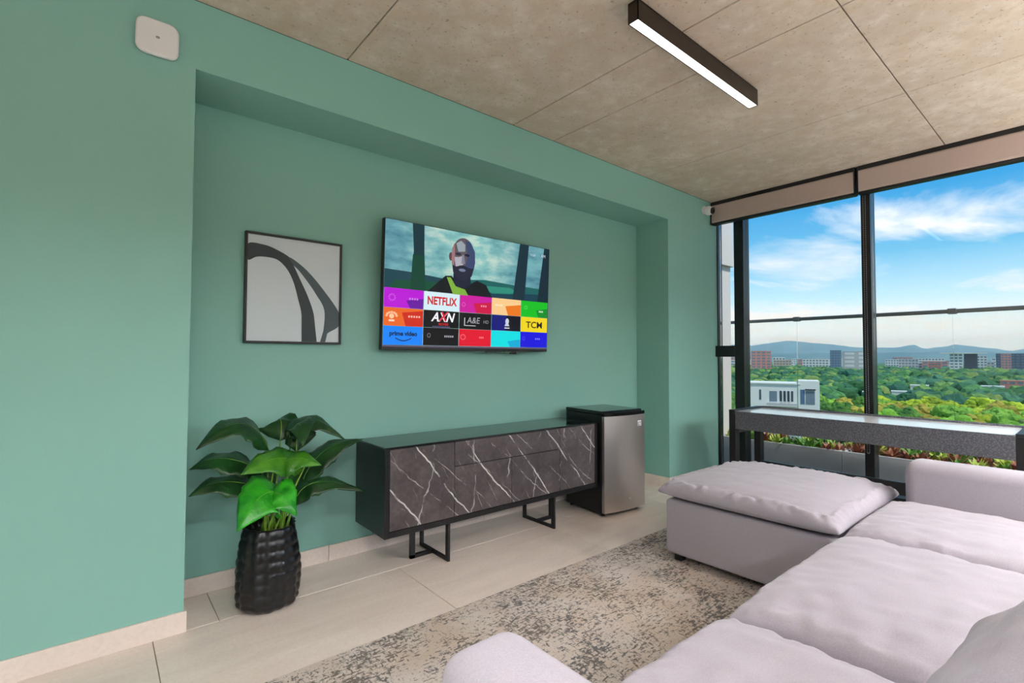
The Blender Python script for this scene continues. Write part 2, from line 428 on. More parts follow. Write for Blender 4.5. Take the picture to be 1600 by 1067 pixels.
for x in px: box('window_post', 'alu', w2, x, x+.07, YF-.12, YF-.05, .17, 2.78)
box('window_head', 'alu', w2, XL+.2, XW-.2, YF-.12, YF-.05, 2.78, 2.85)
for i in range(5): box('pane', 'glass', w2, px[i]+.07, px[i+1], YF-.09, YF-.08, .17, 2.78)

# ------------------------------------------------------------------ roller blinds
def blind(y0, y1, label, chain_y):
    t = thing('roller_blind', label, 'blind', (4.84, (y0+y1)/2, 2.725), group='rolled-up blinds over the window wall')
    pr = [(4.795, 2.735), (4.79, 2.75), (4.79, 2.912), (4.80, 2.925), (4.87, 2.925), (4.87, 2.735)]
    MB().prism([(x, z) for x, z in pr], 'y', y0, y1).build('fascia', 'blind', t)
    box('top_track', 'black', t, 4.80, 4.875, y0, y1, 2.925, 2.964)
    box('bottom_bar', 'black', t, 4.795, 4.865, y0, y1, 2.712, 2.735, bevel=.004)
    for yy in (y0, y1): box('end_cap', 'black', t, 4.785, 4.876, yy-.006, yy+.006, 2.72, 2.955, bevel=.003)
    m = MB(); z = 2.72
    k = 0
    while z > .46:
        m.ball((4.858, chain_y, z), .0038, 1); m.ball((4.846, chain_y-.02, z-.006), .0038, 1); z -= .016; k += 1
    for q in range(6):
        a = math.pi*q/5; m.ball((4.845+.01*math.cos(a), chain_y-.011+.011*math.cos(a), z-.012*math.sin(a)), .0038, 1)
    m.build('bead_chain', 'chain_mat' if 'chain_mat' in MAT else 'greymark', t)
blind(-1.352, -.012, 'rolled-up beige blind in the corner beside the green wall', -1.395)
blind(-2.70, -1.375, 'rolled-up beige blind right of the middle window post', -2.72)
blind(-4.05, -2.73, 'rolled-up beige blind beyond the right edge of the photo', -4.06)

# ------------------------------------------------------------------ ceiling light and added fill pendants
def linear_light(x0, x1, y, label):
    t = thing('linear_ceiling_light', label, 'ceiling light', ((x0+x1)/2, y, 2.95), group='linear ceiling lights')
    w = .0285; z0, z1 = 2.846, 2.945
    b = MB(); b.box(x0, x1, y-w, y-w+.004, z0, z1); b.box(x0, x1, y+w-.004, y+w, z0, z1); b.box(x0, x1, y-w, y+w, z1-.006, z1)
    b.build('housing', 'lamp_body', t)
    for xx in (x0, x1-.005): box('end_cap', 'lamp_body', t, xx, xx+.005, y-w, y+w, z0, z1)
    box('diffuser', 'lamp_on', t, x0+.006, x1-.006, y-w+.005, y+w-.005, z0+.002, z0+.010)
    for xx in (x0+.15, x1-.15): MB().tube([(xx, y, z1), (xx, y, H)], .006, 8).build('suspension', 'greymark', t)
linear_light(1.568, 2.808, -1.358, 'dark linear ceiling light glowing below the concrete ceiling')
def pendant(cx, cy, along_y, h, label):  # added fill lamp, unseen, hung only to brighten the room
    z0, z1 = 2.02, 2.09; w = .09
    t = thing('fill_pendant', label, 'ceiling light', (cx, cy, z0), group='added up-and-down fill pendants out of view')
    def bb(m, u0, u1, v0, v1, a, b): return m.box(cx+v0, cx+v1, cy+u0, cy+u1, a, b) if along_y else m.box(cx+u0, cx+u1, cy+v0, cy+v1, a, b)
    m = MB(); bb(m, -h, h, -w, -w+.006, z0, z1); bb(m, -h, h, w-.006, w, z0, z1); bb(m, -h, -h+.006, -w, w, z0, z1); bb(m, h-.006, h, -w, w, z0, z1); m.build('housing', 'lamp_body', t)
    bb(MB(), -h+.008, h-.008, -w+.008, w-.008, z0+.004, z0+.012).build('lower_diffuser', 'fill_down', t)
    bb(MB(), -h+.008, h-.008, -w+.008, w-.008, z1-.012, z1-.004).build('upper_diffuser', 'fill_up', t)
    for u in (-h+.1, h-.1): bb(MB(), u-.003, u+.003, -w, -w+.006, z1-.01, H).build('suspension', 'greymark', t)
for cx, cy, ay, hl in ((4.25, -4.05, True, .75), (3.35, -4.15, True, .75), (2.2, -4.3, True, .75), (-1.0, -4.3, False, .75), (-.1, -2.25, False, .25)):
    pendant(cx, cy, ay, hl, 'added up-and-down fill pendant near the camera, out of view')

# ------------------------------------------------------------------ access point, security camera
def rrect(w, h, r, n=6):
    p = []
    for cx, cy, a0 in ((w/2-r, h/2-r, 0), (-w/2+r, h/2-r, 90), (-w/2+r, -h/2+r, 180), (w/2-r, -h/2+r, 270)):
        for k in range(n+1): a = R(a0+90*k/n); p.append((cx+r*math.cos(a), cy+r*math.sin(a)))
    return p
t = thing('wireless_access_point', 'white rounded square access point high on the green wall', 'access point', (-.152, 0, 2.708))
m = MB(); P = rrect(.162, .162, .035)
rings = []
for y, s in ((0, .93), (-.012, .98), (-.022, 1.0), (-.029, .97), (-.031, .9)):
    rings.append([m.bm.verts.new((-.152+p[0]*s, y, 2.708+p[1]*s)) for p in P])
for i in range(4):
    for k in range(len(P)): m.bm.faces.new((rings[i][k], rings[i][(k+1) % len(P)], rings[i+1][(k+1) % len(P)], rings[i+1][k])).smooth = True
m.bm.faces.new(rings[-1]); m.bm.faces.new(rings[0][::-1]); m.build('cover', 'white', t)
MB().prism([(-.152+.008*math.cos(a*math.pi/8), 2.708+.006*math.sin(a*math.pi/8)) for a in range(16)], 'y', -.0316, -.0305).build('logo', 'greymark', t)

t = thing('security_camera', 'small white turret security camera in the ceiling corner', 'security camera', (4.66, 0, 2.83))
m = MB(); m.tube([(4.655, 0, 2.85), (4.655, -.02, 2.85)], .045, 20); m.build('mount', 'white', t)
m = MB(); m.ball((4.66, -.055, 2.838), .05, 3); hb = m.build('ball_housing', 'white', t)
d = Vector((.05, -.98, -.18)).normalized(); c0 = Vector((4.66, -.055, 2.838))
MB().tube([c0+d*.035, c0+d*.053], .034, 20).build('lens_ring', 'black', t)
MB().tube([c0+d*.050, c0+d*.057], .017, 16).build('lens', 'lens', t)

# ------------------------------------------------------------------ framed print
t = thing('framed_print', 'framed silver print with a black forked curve on green wall', 'picture', (.57, .366, 1.34))
fx0, fx1, fz0, fz1 = .297, .850, 1.342, 1.978; fw = .013
for n_, a in (('frame_bar', (fx0, fx0+fw, .345, ND, fz0, fz1)), ('frame_bar', (fx1-fw, fx1, .345, ND, fz0, fz1)), ('frame_bar', (fx0+fw, fx1-fw, .345, ND, fz1-fw, fz1)), ('frame_bar', (fx0+fw, fx1-fw, .345, ND, fz0, fz0+fw))):
    box(n_, 'black', t, *a, bevel=.0015, seg=1)
pp = box('paper', 'paper', t, fx0+fw, fx1-fw, .356, ND, fz0+fw, fz1-fw)
curveA = [(.312, 1.907), (.391, 1.912), (.455, 1.896), (.536, 1.856), (.559, 1.812), (.599, 1.729), (.646, 1.629), (.683, 1.518), (.702, 1.356), (.612, 1.356), (.61, 1.514), (.589, 1.608), (.561, 1.709), (.523, 1.784), (.471, 1.832), (.413, 1.842), (.358, 1.837), (.312, 1.816)]
curveB = [(.536, 1.856), (.589, 1.827), (.652, 1.775), (.733, 1.685), (.836, 1.545), (.836, 1.459), (.765, 1.408), (.754, 1.356), (.722, 1.356), (.741, 1.423), (.745, 1.555), (.693, 1.649), (.645, 1.717), (.59, 1.784), (.559, 1.812)]
def spline(P, k=5):
    out = []; n = len(P)
    for i in range(n):
        p0, p1, p2, p3 = (Vector(P[(i+q-1) % n]) for q in range(4))
        sharp = (p2-p1).length < .001 or abs(p1.x-p2.x) < .002 and (p1.x < .315 or p1.x > .83) or p1.y < 1.358 or p2.y < 1.358
        if sharp: out.append(p1[:]); continue
        for q in range(k):
            u = q/k; v = .5*((2*p1)+(p2-p0)*u+(2*p0-5*p1+4*p2-p3)*u*u+(3*p1-p0-3*p2+p3)*u**3); out.append((min(max(v.x, .311), .836), max(v.y, 1.356)))
    return out
curveA, curveB = spline(curveA), spline(curveB)
MB().prism(curveA, 'y', .3552, .3562).build('printed_curve', 'ink', pp)
MB().prism(curveB, 'y', .3548, .3562).build('printed_curve', 'ink2', pp)

# ------------------------------------------------------------------ television
def television():
    t = thing('television', 'large wall-mounted television showing a menu of coloured app tiles', 'television', (1.84, .285, 1.745), local=True)
    t.rotation_euler = (R(2.0), 0, 0)
    W, Hh = 1.50, .868                                 # local: x right, z up, front is -y
    MB().box(-W/2, W/2, -.018, .02, -Hh/2, Hh/2, bevel=.004).build('bezel', 'black', t)
    MB().box(-.42, .42, .02, .055, -.3, .22, bevel=.01).build('rear_housing', 'black', t)
    MB().box(-.2, .2, .05, .078, -.16, .16).build('wall_bracket', 'black', t)
    sw, sh = 1.484, .842; z_off = .009
    # backdrop: stormy teal sky over a dark sea
    m = M('tv_backdrop'); tc = m.co()
    n = m.noise(4, 6, .6, m.map((1.0, 1, 2.4))); sepx = m.N('ShaderNodeSeparateXYZ'); m.l.new(tc, sepx.inputs[0])
    skyc = m.ramp(n, [(.3, srgb(70, 140, 150)), (.5, srgb(140, 200, 196)), (.66, srgb(222, 236, 216))])
    gx = m.ramp(m.math('ADD', m.math('MULTIPLY', m.math('ABSOLUTE', m.math('ADD', sepx.outputs[0], .08)), 1.25), 0.0), [(.1, (0, 0, 0)), (.75, (1, 1, 1))])
    skyc = m.mix(gx, skyc, m.ramp(n, [(.3, srgb(58, 118, 138)), (.7, srgb(130, 190, 196))]))
    m.b.inputs['Base Color'].default_value = (.01, .01, .01, 1); m.set(rough=.4, spec=.15); m.l.new(skyc, m.b.inputs['Emission Color']); m.b.inputs['Emission Strength'].default_value = .95
    sc = MB().box(-sw/2, sw/2, -.0195, -.017, -sh/2+z_off, sh/2+z_off).build('screen', m.m, t)
    X = lambda u: -sw/2+sw*u
    Z = lambda v: sh/2+z_off-sh*v
    lay = [0]
    cache = {}
    def em(c, s=1.0):
        k = (c, s)
        if k not in cache: cache[k] = emit('screen_%d' % len(cache), srgb(*c), s)
        return cache[k]
    def flat(name, pts, c, depth, s=1.0):
        return MB().prism([(X(u), Z(v)) for u, v in pts], 'y', -.0196-depth*.0002, -.0194).build(name, em(c, s), sc, loc=(0, 0, 0))
    def rect(name, u0, u1, v0, v1, c, depth, s=1.0): return flat(name, [(u0, v0), (u1, v0), (u1, v1), (u0, v1)], c, depth, s)
    def word(txt, u, v, h, c, bold=0, shear=0, sx=1.0, depth=8):
        me = text_mesh(txt, h*sh*1.4, em(c), bold, shear, 'CENTER', sx)
        return link('lettering', me, sc, (X(u), -.0196-depth*.0002, Z(v)), (R(90), 0, 0))
    def ell(u, v, a, b, n=24, sq=2.0):
        return [(u+a*abs(math.cos(2*math.pi*k/n))**(2/sq)*math.copysign(1, math.cos(2*math.pi*k/n)), v+b*abs(math.sin(2*math.pi*k/n))**(2/sq)*math.copysign(1, math.sin(2*math.pi*k/n))) for k in range(n)]
    # sea and pillars
    flat('sea', [(0, .39), (.13, .395), (.33, .42), (.33, .54), (0, .54)], (22, 66, 78), 1)
    flat('sea', [(.33, .42), (.55, .385), (.75, .40), (1, .41), (1, .54), (.33, .54)], (26, 96, 94), 1)
    flat('swell', [(.05, .47), (.3, .45), (.34, .54), (.02, .54)], (14, 78, 52), 2)
    flat('swell', [(.5, .44), (.72, .43), (.80, .48), (.6, .5)], (44, 140, 120), 2)
    flat('swell', [(.58, .49), (.98, .46), (1, .54), (.55, .54)], (20, 62, 80), 2)
    flat('pillar', [(.133, 0), (.194, 0), (.197, .22), (.208, .54), (.128, .54), (.142, .22)], (18, 52, 62), 3)
    flat('pillar', [(.138, .25), (.198, .25), (.208, .54), (.128, .54)], (8, 66, 50), 4)
    flat('pillar', [(.782, 0), (.846, 0), (.822, .54), (.738, .54)], (16, 46, 58), 3)
    flat('pillar', [(.962, 0), (1, 0), (1, .54), (.918, .54)], (14, 40, 52), 3)
    # the man in the foreground
    flat('jacket', [(.215, .54), (.25, .49), (.315, .39), (.35, .385), (.39, .45), (.45, .45), (.50, .40), (.56, .43), (.60, .54)], (14, 20, 26), 4)
    flat('shirt', [(.322, .40), (.345, .40), (.375, .47), (.43, .49), (.45, .54), (.36, .54)], (126, 176, 62), 5)
    flat('neck', [(.36, .36), (.46, .36), (.465, .44), (.43, .485), (.38, .47), (.36, .42)], (24, 32, 54), 5)
    flat('ear', ell(.343, .22, .011, .036), (92, 70, 72), 5)
    flat('head', ell(.417, .228, .069, .183, 40, 2.12), (96, 84, 92), 6)
    flat('face_shadow', [(.425, .06), (.46, .08), (.484, .15), (.487, .25), (.47, .36), (.44, .40), (.425, .3), (.44, .2)], (58, 72, 108), 7)
    flat('face_light', [(.372, .10), (.40, .07), (.425, .10), (.425, .16), (.385, .17)], (150, 162, 170), 7)
    flat('cheek', [(.362, .22), (.39, .215), (.412, .2), (.416, .275), (.40, .29), (.372, .30)], (176, 172, 184), 8)
    flat('temple', [(.349, .15), (.362, .10), (.366, .24), (.356, .32), (.347, .24)], (158, 116, 120), 8)
    flat('beard', [(.352, .29), (.375, .30), (.40, .285), (.425, .285), (.45, .30), (.478, .30), (.467, .37), (.44, .41), (.41, .415), (.375, .39), (.358, .35)], (34, 38, 58), 9)
    flat('mouth', ell(.41, .325, .020, .013), (112, 124, 152), 10)
    flat('eye', ell(.385, .19, .017, .012), (40, 44, 60), 9)
    flat('eye', ell(.437, .19, .016, .012), (30, 36, 56), 9)
    flat('nose', [(.408, .19), (.418, .19), (.426, .265), (.404, .268)], (128, 128, 146), 9)
    # clock and status marks
    word('11:24', .875, .085, .022, (220, 232, 236)); word('AM', .955, .08, .03, (220, 232, 236)); word('....', .85, .045, .02, (210, 226, 230))
    # app tiles
    cols = [0, .2, .4, .6, .8, 1.0]; rows = [.535, .69, .835, .985]
    base = [[(186, 12, 214), (214, 238, 246), (204, 20, 160), (250, 204, 142), (14, 190, 30)],
            [(236, 104, 34), (8, 6, 12), (10, 10, 14), (14, 18, 120), (240, 214, 26)],
            [(16, 132, 250), (6, 4, 10), (226, 10, 44), (6, 222, 228), (18, 10, 222)]]
    for r in range(3):
        for c in range(5):
            rect('app_tile', cols[c]+.0015, cols[c+1]-.0015, rows[r]+.001, rows[r+1]-.001, base[r][c], 4)
    def corner(c, r, col, a=.5, b=.35):                 # the darker slanted corner of a tile
        u0, u1, v0, v1 = cols[c], cols[c+1], rows[r], rows[r+1]
        flat('tile_shade', [(u0+.2*a+.02, v1-.001), (u1-.0015, v1-.001), (u1-.0015, v0+(v1-v0)*b), (u0+.2*a, v0+(v1-v0)*(b+.15))], col, 5)
    corner(0, 0, (104, 14, 160), .55, .45); corner(2, 0, (206, 14, 70), .42, .3); corner(3, 0, (236, 122, 26), .45, .3); corner(4, 0, (10, 140, 40), .55, .4)
    corner(0, 1, (206, 42, 22), .45, .1); corner(3, 2, (8, 170, 216), .55, .5)
    rect('tile_shade', .70, .7985, .692, .833, (10, 10, 24), 5)
    rect('screen_edge', 0, 1, .986, 1.0, (92, 84, 104), 4)
    word('NETFLIX', .30, .613, .066, (206, 18, 34), .0026, 0, .82)
    word('AXN', .305, .748, .075, (244, 244, 248), .0025, .3, .95); word('X', .305, .742, .078, (226, 30, 60), .002, .3, .9, 9); word('MOVIES', .31, .805, .020, (190, 26, 30), .001)
    word('A&E', .485, .758, .055, (170, 172, 178), .0, .15); word('HD', .565, .765, .03, (150, 152, 158))
    flat('tile_mark', [(.43, .735), (.435, .735), (.435, .80), (.50, .80), (.50, .806), (.43, .806)], (196, 198, 204), 6)
    word('TCM', .90, .768, .062, (24, 20, 16), .0012, 0, 1.2)
    word('prime video', .10, .895, .036, (12, 26, 60), .0016, 0, 1.0)
    arc = [(.06+.08*k/10, .925+.022*math.sin(math.pi*k/10)) for k in range(11)]
    flat('tile_mark', arc+[(u, v+.008) for u, v in arc[::-1]], (12, 26, 60), 6)
    # bust emblem on the blue tile
    flat('tile_mark', ell(.705, .745, .012, .028, 16), (206, 214, 230), 6); flat('tile_mark', [(.688, .79), (.72, .79), (.714, .765), (.695, .765)], (196, 206, 224), 6); rect('tile_mark', .688, .722, .803, .812, (230, 232, 236), 6)
    # pale ring emblems and short captions of the other tiles
    for u, v, a, b, c in ((.04, .61, .018, .03, (214, 96, 230)), (.425, .62, .012, .02, (232, 120, 200)), (.835, .60, .012, .018, (120, 232, 130)), (.232, .90, .010, .02, (150, 150, 160)), (.425, .905, .017, .026, (246, 120, 140)), (.825, .90, .010, .02, (90, 96, 240))):
        o_, i_ = ell(u, v, a, b, 20), ell(u, v, a*.62, b*.62, 20)
        for k in range(0, 20, 2): flat('tile_mark', [o_[k], o_[k+1], i_[k+1], i_[k]], c, 6)
    for k in range(7):
        a = R(180+30*k); flat('tile_mark', ell(.04+.024*math.cos(a), .755+.03*math.sin(a)*.9, .006, .010, 8), (250, 190, 150), 6)
    rect('tile_mark', .026, .054, .785, .80, (252, 214, 186), 6); flat('tile_mark', ell(.04, .758, .012, .02, 12), (250, 200, 160), 6)
    for u, v, wd, c in ((.15, .612, .05, (206, 130, 232)), (.55, .622, .04, (240, 150, 170)), (.95, .63, .035, (214, 250, 214)), (.155, .755, .065, (250, 190, 170)), (.345, .905, .055, (170, 170, 180)), (.54, .905, .03, (250, 130, 140)), (.93, .90, .04, (130, 136, 250)), (.30, .828, .10, (90, 92, 130)), (.65, .60, .05, (254, 232, 200))):
        n_ = max(3, int(wd/.011))
        for k in range(n_):
            a = u-wd/2+wd*k/n_; rect('tile_mark', a, a+wd/n_*.62, v-.008, v+.008, c, 6)
    # logo bar and small sensor under the lower edge
    MB().box(.10, .26, -.014, .0, -Hh/2-.010, -Hh/2).build('label_strip', 'chrome', t, loc=(0, 0, 0))
    MB().box(.30, .52, -.014, .0, -Hh/2-.008, -Hh/2).build('label_strip', 'chrome', t, loc=(0, 0, 0))
    MB().box(.355, .415, -.016, .004, -Hh/2-.022, -Hh/2, bevel=.003).build('remote_sensor', 'black', t, loc=(0, 0, 0))
television()

# ------------------------------------------------------------------ sideboard
def sideboard():
    x0, x1, y0, y1, z0, z1 = .925, 2.742, -.14, .268, .240, .745
    t = thing('sideboard', 'long black sideboard with dark veined marble fronts', 'sideboard', ((x0+x1)/2, .06, 0))
    b = MB(); th = .03
    b.box(x0, x0+th, y0, y1, z0, z1, bevel=.002, seg=1); b.box(x1-th, x1, y0, y1, z0, z1, bevel=.002, seg=1)
    b.box(x0+th, x1-th, y0, y1, z0, z0+.034, bevel=.002, seg=1); b.box(x0+th, x1-th, y1-.012, y1, z0+.034, z1-.02)
    for xx in (1.3915, 2.3205): b.box(xx-.008, xx+.008, y0+.03, y1-.012, z0+.034, z1-.02)
    b.build('carcass', 'carcass', t)
    box('top', 'cabinet_top', t, x0+.001, x1-.001, y0+.001, y1, z1-.006, z1+.006, bevel=.002, seg=1)
    yf0, yf1 = y0+.002, y0+.022
    zb, zt = z0+.037, z1-.009
    for a, c, p, q in ((x0+th+.002, 1.3895, zb, zt), (2.3225, x1-th-.002, zb, zt)): box('door', 'marble', t, a, c, yf0, yf1, p, q, bevel=.0012, seg=1)
    box('drawer', 'marble', t, 1.3935, 2.3185, yf0, yf1, .587, zt, bevel=.0012, seg=1)
    for a, c in ((1.3935, 1.8535), (1.8565, 2.3185)): box('door', 'marble', t, a, c, yf0, yf1, zb, .582, bevel=.0012, seg=1)
    for xs, sgn in ((1.369, -1), (2.289, 1)):
        yA, yB, w = -.115, .237, .016
        g = MB()
        g.box(xs-w/2, xs+w/2, yA, yA+.03, 0, z0); g.box(xs-w/2, xs+w/2, yB-.03, yB, 0, z0); g.box(xs-w/2, xs+w/2, yA+.03, yB-.03, 0, .022); g.box(xs-w/2, xs+w/2, yA+.03, yB-.03, z0-.022, z0)
        xo = xs+sgn*.165; ym = .078
        a, c = sorted((xo, xs-sgn*w/2*-1))
        g.box(min(xo, xs), max(xo, xs), ym-.012, ym+.012, 0, .022); g.box(min(xo, xo-sgn*.03), max(xo, xo-sgn*.03), ym-.012, ym+.012, 0, z0); g.box(min(xo, xs), max(xo, xs), ym-.012, ym+.012, z0-.022, z0)
        g.build('leg_frame', 'black', t)
sideboard()

# ------------------------------------------------------------------ mini fridge
def fridge():
    hw = .2325
    t = thing('mini_fridge', 'small black refrigerator with stainless steel door beside the sideboard', 'refrigerator', (3.010, -.008, 0), R(-6.0), local=True)
    MB().box(-hw+.004, hw-.004, -.175, .255, .02, .805, bevel=.006).build('cabinet', 'black', t, loc=(0, 0, 0))
    MB().box(-hw+.002, hw-.002, -.185, .258, .805, .835, bevel=.006).build('worktop', 'blackgloss', t, loc=(0, 0, 0))
    MB().box(-hw+.006, hw-.006, -.187, -.175, .04, .80).build('gasket', 'black', t, loc=(0, 0, 0))
    d = MB(); n = 14; pr = []
    for k in range(n+1):
        x = -hw+2*hw*k/n; u = x/hw; pr.append((x, -.215-.022*(1-u*u)))
    poly = [(-hw, -.188)]+pr+[(hw, -.188)]
    d.prism(poly, 'z', .035, .795); dr = d.build('door', 'steel', t, loc=(0, 0, 0))
    e = MB(); e.prism([(-hw, -.186)]+[(x, y-.001) for x, y in pr]+[(hw, -.186)], 'z', .795, .822); e.build('door_cap', 'blackgloss', t, loc=(0, 0, 0))
    MB().box(.135, .175, -.232, -.222, .700, .742, bevel=.002).build('badge', 'white', dr, loc=(0, 0, 0))
    for a in ((.139, .152, .722, .738), (.156, .171, .722, .738), (.139, .152, .704, .718), (.156, .171, .704, .718)): MB().box(a[0], a[1], -.2326, -.231, a[2], a[3]).build('badge_mark', 'greymark', dr, loc=(0, 0, 0))
    MB().tube([(.03, -.234, .125), (.03, -.241, .125)], .011, 16).build('lock', 'chrome', dr, loc=(0, 0, 0))
    for x in (-.19, .19):
        for y in (-.15, .22): MB().tube([(x, y, 0), (x, y, .022)], .018, 12).build('foot', 'black', t, loc=(0, 0, 0))
    MB().box(-hw-.0005, -hw+.006, -.03, -.018, .45, .462).build('hinge_cover', 'white', t, loc=(0, 0, 0))
fridge()

# ------------------------------------------------------------------ potted plant
def plant():
    c = Vector((.372, .035, 0))
    t = thing('potted_plant', 'broad-leaved green plant in a ribbed black pot beside sideboard', 'plant', c)
    prof = []
    hh = .405
    for i in range(57):
        z = hh*i/56; f = z/hh
        r = .122+.030*math.sin(math.pi*min(1, (f*.85+.16)))-.012*f
        if f < .1: r -= .03*(1-f/.1)**2
        r += .0055*abs(math.sin(math.pi*f*8.0))**.7
        prof.append((r, z))
    def fn(r, z, a):
        q = .010*noise.noise(Vector((math.cos(a)*1.7, math.sin(a)*1.7, z*7)))+.004*math.cos(a*14)+.006*noise.noise(Vector((math.cos(a)*4+5, math.sin(a)*4, z*4)))
        return r+q*(1 if r > .02 else 0)
    m = MB(); _, rg = m.lathe(prof+[(.124, hh+.002), (.115, hh), (.112, hh-.06)], c, 84, fn)
    m.bm.faces.new(rg[0][::-1]); m.build('pot', 'pot', t)
    m = MB(); _, rg = m.lathe([(.0015, hh-.035), (.06, hh-.03), (.1165, hh-.04)], c, 30); m.build('soil', 'soil', t)
    leaves = [((0.368, 0.06, 0.776), (0.231, 0.03, 0.929), (0.027, -0.06, 0.837), 0.15, 'd'),
        ((0.439, 0.12, 0.812), (0.455, 0.18, 0.915), (0.45, 0.29, 0.875), 0.17, 'd'),
        ((0.487, 0.0, 0.765), (0.555, 0.02, 0.921), (0.741, -0.02, 0.803), 0.14, 'd'),
        ((0.472, 0.05, 0.808), (0.49, -0.02, 0.913), (0.478, -0.14, 0.816), 0.13, 'd'),
        ((0.55, 0.12, 0.552), (0.686, 0.14, 0.724), (0.921, 0.16, 0.765), 0.13, 'd'),
        ((0.342, 0.08, 0.665), (0.167, 0.1, 0.752), (0.025, 0.12, 0.714), 0.13, 'd'),
        ((0.534, 0.0, 0.687), (0.371, -0.06, 0.750), (0.203, -0.12, 0.708), 0.14, 'm'),
        ((0.371, -0.02, 0.678), (0.452, -0.08, 0.745), (0.57, -0.14, 0.706), 0.12, 'm'),
        ((0.366, 0.04, 0.563), (0.166, 0.03, 0.650), (0.012, 0.02, 0.608), 0.12, 'd'),
        ((0.42, -0.05, 0.538), (0.301, -0.13, 0.598), (0.175, -0.20, 0.470), 0.20, 'b'),
        ((0.332, -0.06, 0.556), (0.375, -0.15, 0.590), (0.435, -0.20, 0.490), 0.15, 'b'),
        ((0.495, 0.05, 0.466), (0.609, 0.04, 0.575), (0.879, -0.02, 0.490), 0.11, 'd'),
        ((0.526, 0.14, 0.51), (0.60, 0.19, 0.60), (0.66, 0.25, 0.64), 0.14, 'm'),
        ((0.397, 0.14, 0.532), (0.346, 0.2, 0.631), (0.28, 0.26, 0.653), 0.14, 'd')]
    rnd = random.Random(4)
    for bi, mi, ti, wd, kind in leaves:
        b, md, tp = Vector(bi), Vector(mi), Vector(ti)
        n = 14; k = 8; ml = MB(); grid = []
        up = Vector((0, 0, 1))
        ctrl = md*2-(b+tp)/2; prev = None
        for i in range(n+1):
            s = i/n; p = b*(1-s)**2+ctrl*2*s*(1-s)+tp*s*s; d = ((ctrl-b)*(1-s)+(tp-ctrl)*s).normalized()
            side = d.cross(up)
            if side.length < .2 and prev is not None: side = prev.copy()
            side.normalize(); prev = side
            nrm = side.cross(d).normalized()
            view = Vector((-.25, -.95, .2)); view = view-d*view.dot(d)
            if view.length > .1: nrm = (nrm*.75+view.normalized()*(.75 if kind in 'bm' else .5)).normalized()
            side = d.cross(nrm).normalized()
            prf = (math.sin(math.pi*min(1, s**.72)))**.8*(1-.25*s) if 0 < s < 1 else .02
            w_ = wd*.74*prf
            row = []
            for j in range(-k//2, k//2+1):
                q = j/(k/2); fold = -abs(q)**1.4*.26*w_+.014*math.sin(s*16+q*3)*abs(q)*(prf)
                wav = 1+.05*math.sin(s*40)*abs(q)
                row.append(ml.bm.verts.new(p+side*(q*w_*wav)+nrm*(fold+.003*(abs(q) < .1))))
            grid.append(row)
        for i in range(n):
            for j in range(k): ml.bm.faces.new((grid[i][j], grid[i][j+1], grid[i+1][j+1], grid[i+1][j])).smooth = True
        lf = ml.build('leaf', {'d': 'leaf_dark', 'm': 'leaf_mid', 'b': 'leaf_bright'}[kind], t)
        md2 = lf.modifiers.new('thick', 'SOLIDIFY'); md2.thickness = .0015
        mr = MB(); pts = []
        for i in range(n+1):
            s = i/n; p = b*(1-s)**2+ctrl*2*s*(1-s)+tp*s*s; pts.append(p+Vector((0, 0, .0018)))
        mr.tube(pts, [.0032*(1-.8*i/n) for i in range(n+1)], 6); mr.build('midrib', 'leaf_tip', lf)
        # stem from the soil up to the leaf's base
        q = Vector((c.x+rnd.uniform(-.055, .055)+(b.x-c.x)*.25, c.y+rnd.uniform(-.05, .04)+(b.y-c.y)*.2, hh-.04))
        mid = Vector((q.x*.45+b.x*.55, q.y*.45+b.y*.55, q.z*.5+b.z*.5))+Vector((0, 0, .02))
        pts = [q*(1-s)**2+(mid*2-(q+b)/2)*2*s*(1-s)+b*s*s for s in [i/8 for i in range(9)]]
        MB().tube(pts, [.0062-.0024*i/8 for i in range(9)], 8).build('stem', 'stem', t)
    for k in range(6):
        a = rnd.uniform(0, 6.28); r = rnd.uniform(.02, .07); q = c+Vector((r*math.cos(a), r*math.sin(a), hh-.04))
        MB().tube([q, q+Vector((.01, 0, .1)), q+Vector((rnd.uniform(-.04, .04), rnd.uniform(-.04, .04), .24))], [.006, .005, .003], 8).build('stem', 'stem', t)
plant()

# ------------------------------------------------------------------ rug
def make_rug():
    m = MB(); m.box(-.45, 3.75, -3.2, -.642, 0, .011, bevel=.004)
    o = tag(m.build('area_rug', 'rug'), 'distressed grey and beige area rug under the sofa', 'rug')
    return o
make_rug()
RZ = .011

